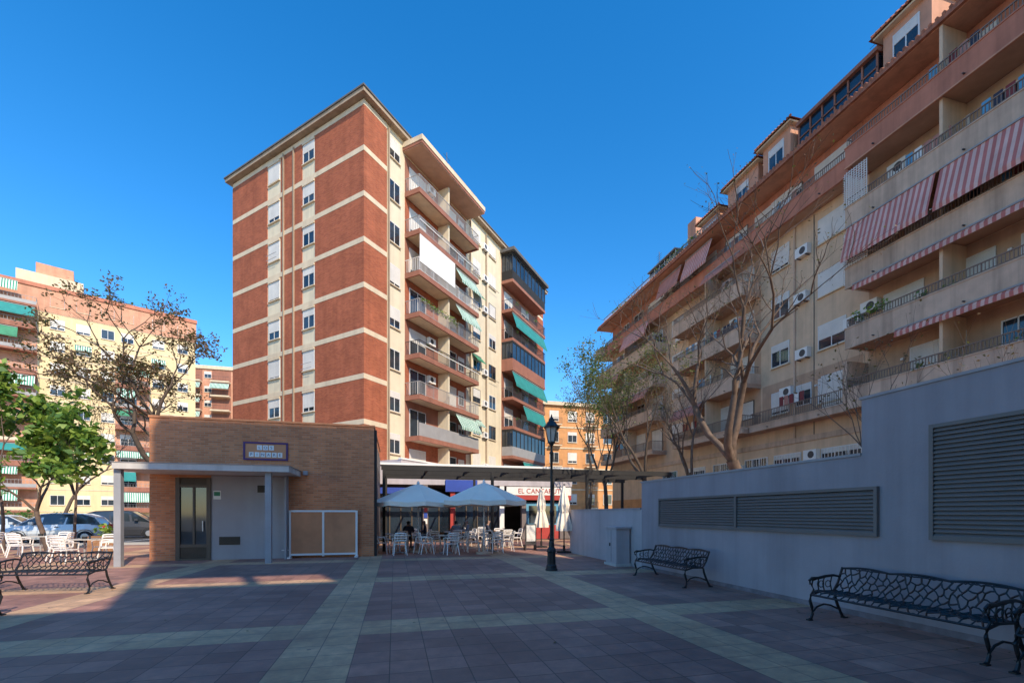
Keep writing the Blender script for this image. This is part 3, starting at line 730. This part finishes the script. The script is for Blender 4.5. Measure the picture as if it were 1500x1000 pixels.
tree('seed_pod_tree',(-12.9,36.5),15.9,(-.06,.0),.38,5,depth=6,spread=.6,trunk=.4,leaf=[podM,podM,podM],nl=13,lr=.42,ls=.2,up=.12,width=9.3,taper=.82)
tree('broadleaf_tree',(-16.4,24.6),7.7,(-.08,0),.1,41,depth=4,spread=.6,bm=bark_l,trunk=.26,leaf=[leafA,leafB],nl=21,lr=.46,ls=.36,up=.12,width=2.9)
tree('broadleaf_tree',(-14.3,25.4),7.0,(.02,0),.1,47,depth=4,spread=.6,bm=bark_l,trunk=.22,leaf=[leafA,leafB],nl=20,lr=.46,ls=.36,up=.12,width=2.7)
tree('broadleaf_tree',(-14.4,23.9),4.6,(.02,0),.07,53,depth=3,spread=.6,bm=bark_l,trunk=.22,leaf=[leafA,leafB],nl=26,lr=.45,ls=.34,up=.05,width=2.8)
tree('bare_tree',(-24.5,42),12,(.02,0),.17,49,depth=5,spread=.5,trunk=.3,bm=bark_l,leaf=[podM,podM],nl=3,lr=.4,ls=.12,up=.2,width=5)
tree('shrub',(9.2,6.3),5.3,(-.05,.05),.05,61,depth=4,spread=.55,bm=bark_l,trunk=.35,leaf=[podM],nl=1.5,lr=.12,ls=.06,up=.3,width=1.6)
tree('shrub',(10.2,5.9),5.4,(.1,.0),.05,67,depth=4,spread=.75,bm=bark_l,trunk=.35,leaf=[podM],nl=1.5,lr=.12,ls=.06,up=.25,width=2)
hd=Obj('hedge')
for i in range(90): leaves(hd,(R.uniform(-60,-28),R.uniform(49,51),R.uniform(.3,1.5)),.7,40,.3,[leafB,leafC])
hd.finish()

# ------------------------------------------------------------------ iron benches
def bench(loc,ang,L=2.0,seed=1):
    o=Obj('iron_park_bench'); rr=random.Random(seed)
    ca,sa=math.cos(ang),math.sin(ang)
    def P(u,w,z): return (loc[0]+ca*u+sa*w, loc[1]+sa*u-ca*w, z)
    prof=[(.27,.385),(.24,.43),(.15,.45),(.0,.435),(-.13,.425),(-.2,.45),(-.235,.53),(-.26,.62),(-.29,.71),(-.32,.77)]
    acc=[0]
    for i in range(1,len(prof)): acc.append(acc[-1]+math.dist(prof[i],prof[i-1]))
    def S(u,v):
        v=max(0,min(acc[-1]-1e-5,v))
        for i in range(1,len(prof)):
            if v<=acc[i]:
                t=(v-acc[i-1])/(acc[i]-acc[i-1]); a,b=prof[i-1],prof[i]
                return P(u,a[0]+(b[0]-a[0])*t,a[1]+(b[1]-a[1])*t)
    V=acc[-1]; cw=.105; ch=.088; verts={}
    nu=int(L/cw); nv=int(V/ch)
    def vt(i,j):
        if (i,j) not in verts:
            u=-L/2+i*L/(nu*2); v=j*V/nv
            off=.026*(1 if (i+j)%2 else -1)
            ju=rr.uniform(-.028,.028); jv=rr.uniform(-.024,.024)
            if i in (0,nu*2): ju=0
            if j in (0,nv): jv=0; off=0
            verts[(i,j)]=(u+ju,v+off+jv)
        return verts[(i,j)]
    for j in range(nv+1):
        for i in range(nu*2):
            a=vt(i,j); b=vt(i+1,j); m=((a[0]+b[0])/2,(a[1]+b[1])/2+rr.uniform(-.018,.018))
            o.tube('lattice',iron,[S(*a),S(*m),S(*b)],.0105,4)
    for j in range(nv):
        for i in range(nu*2+1):
            if (i+j)%2: a=vt(i,j); b=vt(i,j+1); o.tube('lattice',iron,[S(*a),S(*b)],.01,4)
    top=[]; n=48
    for i in range(n+1):
        u=-L/2+L*i/n; w=abs(math.sin(math.pi*i/n*3)); 
        top.append(P(u,-.32-.02*w,.765+.03*w))
    o.tube('crest_rail',iron,top,.016,6)
    for i in range(0,n+1,2): o.tube('crest_struts',iron,[top[i],S(-L/2+L*i/n,V)],.007,4)
    o.tube('seat_rail',iron,[P(-L/2,.27,.385),P(L/2,.27,.385)],.016,6); o.tube('seat_rail',iron,[P(-L/2,-.16,.425),P(L/2,-.16,.425)],.012,6)
    for v in (.12,.26): o.tube('seat_rail',iron,[S(-L/2,v),S(0,v),S(L/2,v)],.009,4)
    for u in (-L/2,L/2):
        o.tube('end_frame',iron,[P(u,w,z) for w,z in ((.3,.012),(.27,.03),(.24,.1),(.255,.2),(.29,.3),(.27,.39))],[.024,.022,.02,.022,.022,.02],6)
        o.tube('end_frame',iron,[P(u,w,z) for w,z in ((-.36,.012),(-.33,.03),(-.28,.12),(-.23,.22),(-.19,.32),(-.17,.42))],[.024,.022,.02,.022,.022,.02],6)
        o.tube('end_frame',iron,[P(u,w,z) for w,z in ((.25,.12),(.16,.2),(.03,.235),(-.1,.21),(-.24,.15))],.014,6)
        o.tube('end_frame',iron,[P(u,w,z) for w,z in ((.27,.385),(.1,.43),(-.15,.425),(-.24,.55),(-.33,.78))],.018,6)
        arm=[(-.27,.64),(-.15,.665),(.0,.655),(.14,.63),(.25,.635),(.30,.60),(.29,.55),(.25,.545),(.245,.58)]
        o.tube('arm_rest',iron,[P(u,w,z) for w,z in arm],[.016,.02,.022,.022,.022,.02,.016,.013,.01],6)
        o.tube('arm_support',iron,[P(u,w,z) for w,z in ((.27,.39),(.22,.46),(.26,.53),(.24,.6),(.14,.63))],.014,6)
        for w in (-.12,.02,.12): o.tube('arm_support',iron,[P(u,w,.43),P(u,w+.03,.54),P(u,w,.65)],.009,5)
        for cw_ in (-.05,.08):
            o.tube('arm_scroll',iron,[P(u,cw_+.05*math.cos(t*.7),.54+.05*math.sin(t*.7)) for t in range(10)],.008,4)
        for w in (.3,-.36): o.box('foot',iron,((P(u,w,0)[0],P(u,w,0)[1]),(ca,sa),(sa,-ca)),-.03,.03,-.035,.035,.005,.022)
    return o.finish()
bench((6.33,4.45),-math.pi/2,2.1,1); bench((6.30,2.1),-math.pi/2,2.1,2); bench((6.33,9.6),-math.pi/2,2.1,3)
bench((-6.75,11.35),math.radians(-10),1.75,4); bench((-8.9,11.6),math.radians(-8),1.75,5); bench((-6.9,8.8),math.radians(170),1.75,6)

# ------------------------------------------------------------------ street lamp
Lm=Obj('street_lamp'); lx,ly=4.29,12.17
Lm.lathe('pedestal',iron,lx,ly,[(.0,.0),(.17,.0),(.17,.05),(.15,.07),(.145,.14),(.12,.18),(.115,.5),(.13,.54),(.12,.6),(.085,.66),(.075,.8),(.06,.84),(.075,.88),(.055,.92)],16,lambda a,z:1+(.05*math.cos(8*a) if .15<z<.55 else 0))
Lm.lathe('column',iron,lx,ly,[(.05,.9),(.045,1.6),(.06,1.63),(.06,1.67),(.042,1.7),(.034,3.25),(.055,3.3),(.055,3.33),(.03,3.38),(.028,3.5),(.07,3.56),(.075,3.6)],12)
for r,z,r2,z2 in ((.10,3.62,.19,4.02),):
    Lm.lathe('lantern_glass',lampglass,lx,ly,[(r-.01,z),(r2-.015,z2)],6)
    for k_ in range(6):
        a=2*math.pi*k_/6; c,s=math.cos(a),math.sin(a)
        Lm.tube('lantern_frame',iron,[(lx+r*c,ly+r*s,z),(lx+r2*c,ly+r2*s,z2)],.011,5)
    Lm.lathe('lantern_ring',iron,lx,ly,[(.0,3.585),(.115,3.59),(.115,3.63),(.0,3.635)],6); 
    Lm.lathe('lantern_roof',iron,lx,ly,[(.215,4.01),(.22,4.05),(.15,4.13),(.10,4.2),(.085,4.21),(.085,4.26),(.05,4.3),(.02,4.33),(.025,4.36),(.0,4.42)],12)
Lm.finish(smooth=('column',))

# ------------------------------------------------------------------ parasols
def parasol(x,y,rad,zr,zt,rot=0):
    o=Obj('cafe_parasol'); N=8
    def pt(k,t,mid=False):
        a=rot+2*math.pi*k/N; z=zt-(zt-zr)*(t**1.12)
        return (x+rad*t*math.cos(a),y+rad*t*math.sin(a),z)
    K=5
    for k in range(N):
        for i in range(K):
            t0=.02+i/K*.98; t1=.02+(i+1)/K*.98
            a,b,c,d=pt(k,t0),pt(k+1,t0),pt(k+1,t1),pt(k,t1)
            def mid(p,q,t): return ((p[0]+q[0])/2,(p[1]+q[1])/2,(p[2]+q[2])/2-.05*t)
            m0,m1=mid(a,b,t0),mid(d,c,t1)
            o.face('canopy',cloth,[a,m0,m1,d],[(0,0)]*4); o.face('canopy',cloth,[m0,b,c,m1],[(0,0)]*4)
        d,c=pt(k,1),pt(k+1,1); m=((c[0]+d[0])/2,(c[1]+d[1])/2,c[2]-.05)
        for p,q in ((d,m),(m,c)): o.face('valance',cloth,[p,q,(q[0],q[1],q[2]-.17),(p[0],p[1],p[2]-.17)],[(0,0)]*4)
        o.tube('rib',rail_m,[tuple(Vector(pt(k,.02))-Vector((0,0,.03))),tuple(Vector(pt(k,.98))-Vector((0,0,.03)))],.01,4)
        o.tube('stay',rail_m,[(x,y,zr+.05),tuple(Vector(pt(k,.5))-Vector((0,0,.03)))],.008,4)
    o.tube('pole',white_alu,[(x,y,0),(x,y,zt+.1)],.03,8); o.lathe('finial',white,x,y,[(.07,zt),(.05,zt+.06),(.0,zt+.12)],8)
    o.lathe('base',conc,x,y,[(0,.0),(.33,.0),(.33,.07),(.06,.1),(.05,.35),(0,.35)],14)
    o.finish()
parasol(3.46,17.9,1.72,2.12,2.85,.3); parasol(.95,19.3,1.85,2.08,2.85,.1)
def closed(x,y,h):
    o=Obj('closed_parasol'); ph=R.random()*6
    o.lathe('folded_canvas',cloth,x,y,[(.02,h),(.05,h-.05),(.12,h-.35),(.2,h-.8),(.15,h-1.05),(.17,h-1.15),(.28,h-1.65),(.29,h-1.85),(.12,h-1.83)],32,lambda a,z:1+.28*math.cos(8*a+ph+z)*(1 if z<h-.2 else .3))
    o.tube('tie',cloth,[(x+.17*math.cos(t),y+.17*math.sin(t),h-1.07) for t in [i*.6 for i in range(12)]],.015,5)
    o.tube('pole',steel_d,[(x,y,0),(x,y,h+.08)],.028,8); o.lathe('base',steel_d,x,y,[(0,.0),(.3,.0),(.3,.06),(.05,.09),(.05,.3),(0,.3)],14)
    o.finish()
closed(6.75,17.6,2.75); closed(6.75,20.6,2.8)

# ------------------------------------------------------------------ tables and chairs
def chair(x,y,ang):
    o=Obj('cafe_chair'); ca,sa=math.cos(ang),math.sin(ang)
    def P(a,b,z): return (x+ca*a-sa*b,y+sa*a+ca*b,z)
    F=((x,y),(ca,sa),(-sa,ca))
    o.box('seat',plast,F,-.22,.22,-.2,.22,.42,.45)
    for sx in (-1,1):
        o.tube('leg',plast,[P(sx*.21,.2,.43),P(sx*.25,.25,0.005)],[.024,.018],6); 
        o.tube('leg',plast,[P(sx*.2,-.18,.43),P(sx*.25,-.27,0.005)],[.024,.018],6)
        o.tube('back_post',plast,[P(sx*.2,-.19,.43),P(sx*.22,-.25,.62),P(sx*.2,-.3,.84)],.022,6)
        o.tube('arm',plast,[P(sx*.22,-.26,.66),P(sx*.27,-.05,.67),P(sx*.27,.16,.65),P(sx*.23,.18,.44)],.019,6)
    for z in (.56,.66,.76,.84):
        y0=-.22-(z-.5)*.24
        o.tube('back_slat',plast,[P(-.2,y0,z),P(-.1,y0-.03,z+.01),P(.1,y0-.03,z+.01),P(.2,y0,z)],.028,5)
    o.finish()
def table(x,y,r=.4):
    o=Obj('cafe_table'); F=((x,y),(1,0),(0,1))
    o.box('top',tabt,F,-r,r,-r,r,.72,.745); o.tube('column',rail_m,[(x,y,.02),(x,y,.72)],.03,8)
    for a in range(4): o.tube('foot',rail_m,[(x,y,.06),(x+.35*math.cos(a*1.57+.78),y+.35*math.sin(a*1.57+.78),.02)],.018,5)
    o.box('napkin_holder',steel_d,F,-.06,.06,-.04,.04,.746,.83); o.tube('glass',glass,[(x+.2,y-.1,.746),(x+.2,y-.1,.87)],.03,8)
    o.finish()
def setof(x,y,seed,skip=()):
    rr=random.Random(seed); table(x,y); a0=rr.uniform(-.2,.2)
    for i in range(4):
        if i in skip: continue
        a=a0+i*math.pi/2+rr.uniform(-.2,.2); d=rr.uniform(.66,.85)
        chair(x+d*math.cos(a),y+d*math.sin(a),a+math.pi/2+rr.uniform(-.2,.2))
setof(.2,18.9,1); setof(2.0,18.5,2); setof(3.9,18.9,3); setof(.6,21.6,4,(3,)); setof(2.7,21.8,5,(1,)); setof(5.0,21.4,6); setof(4.6,24,7)
setof(-10.2,18.6,8); setof(-13.2,21.5,9); setof(-16.2,22.5,10); setof(-12.6,17.2,12,(0,))
pl=Obj('wooden_planter'); pl.box('slats',wood,W,-12.2,-11.3,22.4,23.0,.05,.62); pl.box('rim',wood,W,-12.24,-11.26,22.36,23.04,.62,.67)
leaves(pl,(-11.75,22.7,.85),.35,120,.18,[leafA,leafB]); pl.finish()
mb=Obj('menu_stand'); mb.box('board',rail_d,W,5.5,6.0,19.0,19.05,.25,1.15); mb.box('paper',white,W,5.55,5.95,18.99,18.999,.4,1.1)
for x in (5.5,5.96):
    mb.box('leg',rail_d,W,x,x+.04,19.05,19.3,0,.25); mb.box('leg',rail_d,W,x,x+.04,18.98,19.04,0,.25)
mb.finish()

# ------------------------------------------------------------------ people
def person(x,y,ang,shirt,seed=0):
    V=[(0,0,.54),(0,-.03,.74),(0,-.03,.93),(0,-.01,1.08),(0,.02,1.17),(0,.03,1.29)]
    Rr=[.13,.125,.14,.055,.085,.075]; E=[(0,1),(1,2),(2,3),(3,4),(4,5)]
    reg={0:'p',1:'s',2:'s',3:'k',4:'h',5:'h'}
    def add(p,r,par,g): V.append(p); Rr.append(r); E.append((par,len(V)-1)); reg[len(V)-1]=g; return len(V)-1
    for s in (-1,1):
        a=add((s*.17,-.02,1.0),.06,2,'s'); b=add((s*.235,.02,.80),.046,a,'s'); c=add((s*.16,.27,.80),.032,b,'k'); add((s*.145,.33,.80),.026,c,'k')
        a=add((s*.09,.02,.53),.09,0,'p'); b=add((s*.12,.42,.50),.062,a,'p'); c=add((s*.12,.42,.12),.04,b,'p'); add((s*.13,.56,.05),.035,c,'f')
    me=bpy.data.meshes.new('body'); me.from_pydata(V,E,[]); ob=bpy.data.objects.new('body_tmp',me); scene.collection.objects.link(ob)
    sk=ob.modifiers.new('Skin','SKIN')
    for i,sv in enumerate(me.skin_vertices[0].data): sv.radius=(Rr[i],Rr[i]*(.8 if i in (0,1,2) else 1)); sv.use_root=(i==0)
    sb=ob.modifiers.new('Sub','SUBSURF'); sb.levels=2; sb.render_levels=2
    dg=bpy.context.evaluated_depsgraph_get(); m2=bpy.data.meshes.new_from_object(ob.evaluated_get(dg))
    bpy.data.objects.remove(ob)
    m2.materials.clear()
    for m in (shirt,pants,skin,hairm,rubber): m2.materials.append(m)
    for p in m2.polygons:
        c=p.center; p.use_smooth=True
        j=min(range(len(V)),key=lambda i:(Vector(V[i])-c).length-Rr[i]*.6)
        g=reg[j]; idx={'s':0,'p':1,'k':2,'h':2,'f':4}[g]
        if g=='h' and (c.z>1.29 or c.y<.0): idx=3
        p.material_index=idx
    mat=Matrix.Translation((x,y,0))@Matrix.Rotation(ang,4,'Z')
    m2.transform(mat)
    o=Obj('seated_person')
    for s in (-1,1):
        for f in range(5):
            b=mat@Vector((s*(.125+f*.013),.34,.80)); l=[.07,.08,.085,.08,.06][f]
            if f==0: b=mat@Vector((s*.118,.30,.80)); 
            o.tube('finger',skin,[tuple(b),tuple(b+mat.to_3x3()@Vector((-s*.03 if f==0 else 0,l*.55,.0))),tuple(b+mat.to_3x3()@Vector((-s*.03 if f==0 else 0,l,-.022)))],[.009,.008,.006],5)
    o.tube('nose',skin,[tuple(mat@Vector((0,.1,1.25))),tuple(mat@Vector((0,.13,1.215)))],[.008,.015],6)
    for s in (-1,1):
        o.tube('eye',rubber,[tuple(mat@Vector((s*.032,.1,1.25))),tuple(mat@Vector((s*.032,.112,1.25)))],.009,6)
        o.tube('ear',skin,[tuple(mat@Vector((s*.085,.02,1.21))),tuple(mat@Vector((s*.092,.015,1.26)))],.014,6)
    o.tube('mouth',shirt2,[tuple(mat@Vector((-.022,.103,1.185))),tuple(mat@Vector((.022,.103,1.185)))],.005,5)
    e=o.finish(); b=bpy.data.objects.new('body',m2); scene.collection.objects.link(b); b.parent=e
person(1.35,21.6,math.pi/2,shirt1); person(3.4,21.85,math.pi/2,shirt3); person(.6,20.85,0,shirt1); person(2.75,21.05,.1,shirt3); person(4.3,21.3,-math.pi/2,shirt1)

# ------------------------------------------------------------------ cars
def car(x,y,ang,paint,L=4.3,Wd=1.8,H=1.5):
    o=Obj('parked_car'); ca,sa=math.cos(ang),math.sin(ang)
    def P(a,b,z): return (x+ca*a-sa*b,y+sa*a+ca*b,z)
    hw=Wd/2; h=H/1.5
    st=[(-.5,.42,.62,.62),(-.485,.3,.78,.80),(-.42,.24,.92*h,.93),(-.3,.22,.95*h,.99),(0,.2,.93*h,1.0),(.22,.2,.92*h,1.0),(.36,.22,.84*h,.97),(.45,.26,.72*h,.88),(.49,.34,.62*h,.74),(.5,.42,.55,.6)]
    rings=[]
    for t,zb_,zt_,w in st:
        w*=hw; zm=(zb_+zt_)/2
        rings.append([P(t*L,-w*.9,zb_),P(t*L,-w,zm-.08),P(t*L,-w,zm+.1),P(t*L,-w*.93,zt_),P(t*L,-w*.4,zt_+.03),P(t*L,w*.4,zt_+.03),P(t*L,w*.93,zt_),P(t*L,w,zm+.1),P(t*L,w,zm-.08),P(t*L,w*.9,zb_)])
    for i in range(len(rings)-1):
        for k in range(10):
            k2=(k+1)%10; o.face('body',paint,[rings[i][k],rings[i][k2],rings[i+1][k2],rings[i+1][k]],[(0,0)]*4)
    o.face('body',paint,rings[0],[(0,0)]*10); o.face('body',paint,rings[-1],[(0,0)]*10)
    gb=[(-.47,.9*h),(-.40,1.30*h),(-.28,1.46*h),(.0,1.5*h),(.12,1.44*h),(.33,.9*h)]
    for s in (-1,1):
        o.face('side_glass',glass,[P(t*L,s*hw*(.9 if z<1 else .9-.2*(z/h-.9)/.6),z) for t,z in gb],[(0,0)]*6)
        for t0,t1 in ((-.12,-.1),(.1,.13)): 
            o.face('pillar',paint,[P(t0*L,s*(hw*.9+.004),.9*h),P(t1*L,s*(hw*.9+.004),.9*h),P((t1-.03)*L,s*hw*.715,1.45*h),P((t0-.02)*L,s*hw*.715,1.45*h)],[(0,0)]*4)
    for i in range(len(gb)-1):
        (t0,a),(t1,b)=gb[i],gb[i+1]
        w0=hw*(.9 if a<1 else .9-.2*(a/h-.9)/.6); w1=hw*(.9 if b<1 else .9-.2*(b/h-.9)/.6)
        o.face('screen' if i in (0,4) else 'roof',glass if i in (0,4) else paint,[P(t0*L,-w0,a),P(t0*L,w0,a),P(t1*L,w1,b),P(t1*L,-w1,b)],[(0,0)]*4)
        for s in (-1,1): o.tube('roof_rail',paint,[P(t0*L,s*w0,a),P(t1*L,s*w1,b)],.03,6)
    for t in (-.31,.32):
        for s in (-1,1):
            c=Vector(P(t*L,s*(hw-.1),.32)); ax=Vector(P(0,s,0))-Vector(P(0,0,0))
            o.tube('tyre',rubber,[c-ax*.1,c-ax*.08,c+ax*.09,c+ax*.11],[.28,.32,.32,.28],20); o.tube('wheel_hub',hub,[c+ax*.1,c+ax*.12],[.2,.17],14)
            o.tube('wheel_arch',rail_d,[P(t*L+.38*math.cos(a*.3491),s*(hw+.0),.34+.38*math.sin(a*.3491)) for a in range(10)],.02,4)
    for s in (-1,1):
        o.box('tail_light',lampred,((x,y),(ca,sa),(-sa,ca)),-.497*L,-.465*L,s*hw*.62-.12,s*hw*.62+.12,.72*h,.92*h)
        o.box('head_light',lampglass,((x,y),(ca,sa),(-sa,ca)),.455*L,.485*L,s*hw*.6-.15,s*hw*.6+.15,.58*h,.7*h)
        o.box('mirror',paint,((x,y),(ca,sa),(-sa,ca)),.16*L,.2*L,s*(hw+.1)-.08,s*(hw+.1)+.08,.95*h,1.08*h)
        o.box('door_handle',rail_d,((x,y),(ca,sa),(-sa,ca)),-.06*L,-.02*L,s*(hw+.0)-.012,s*(hw+.0)+.012,.8*h,.83*h)
    o.box('number_plate',white,((x,y),(ca,sa),(-sa,ca)),-.505*L,-.5*L,-.26,.26,.5,.61)
    o.box('underside',rubber,((x,y),(ca,sa),(-sa,ca)),-.45*L,.45*L,-hw*.8,hw*.8,.16,.3)
    o.finish(smooth=('body','tyre'))
car(-18.3,31.2,math.radians(192),carsil,4.4,1.85,1.62); car(-17.3,35.6,math.radians(12),cardk,4.6,1.9,1.8)
car(-26.5,31.8,math.radians(10),cardk,4.3,1.8,1.5); car(-24,36,math.radians(10),carsil,4.3,1.8,1.5)

# ------------------------------------------------------------------ camera & light
cam=bpy.data.cameras.new('camera'); co=bpy.data.objects.new('camera',cam); scene.collection.objects.link(co)
co.location=(0,0,1.6); co.rotation_euler=(math.radians(90),0,math.radians(-14.46))
cam.sensor_width=36; cam.lens=16.0; cam.shift_y=.168; cam.clip_end=3000; cam.clip_start=.05
scene.camera=co
el=math.radians(38); az=math.atan2(.35,-.94)
sd=Vector((math.sin(az)*math.cos(el),math.cos(az)*math.cos(el),math.sin(el)))
sun=bpy.data.lights.new('sun','SUN'); sun.energy=5.0; sun.angle=math.radians(.5); sun.color=(1,.88,.70)
so=bpy.data.objects.new('sun',sun); scene.collection.objects.link(so); so.rotation_euler=(-sd).to_track_quat('-Z','Y').to_euler(); so.location=(0,-20,60)
w=bpy.data.worlds.new('World'); scene.world=w; w.use_nodes=True; nt=w.node_tree
sky=nt.nodes.new('ShaderNodeTexSky'); sky.sky_type='NISHITA'; sky.sun_disc=False; sky.sun_elevation=el; sky.sun_rotation=az
sky.air_density=1.0; sky.dust_density=.25; sky.ozone_density=2.6; sky.altitude=200
hs=nt.nodes.new('ShaderNodeHueSaturation'); hs.inputs['Saturation'].default_value=1.38; hs.inputs['Value'].default_value=1.9
nt.links.new(sky.outputs[0],hs.inputs['Color']); nt.links.new(hs.outputs[0],nt.nodes['Background'].inputs[0]); nt.nodes['Background'].inputs[1].default_value=.15
scene.view_settings.view_transform='Standard'; scene.view_settings.look='None'; scene.view_settings.exposure=0
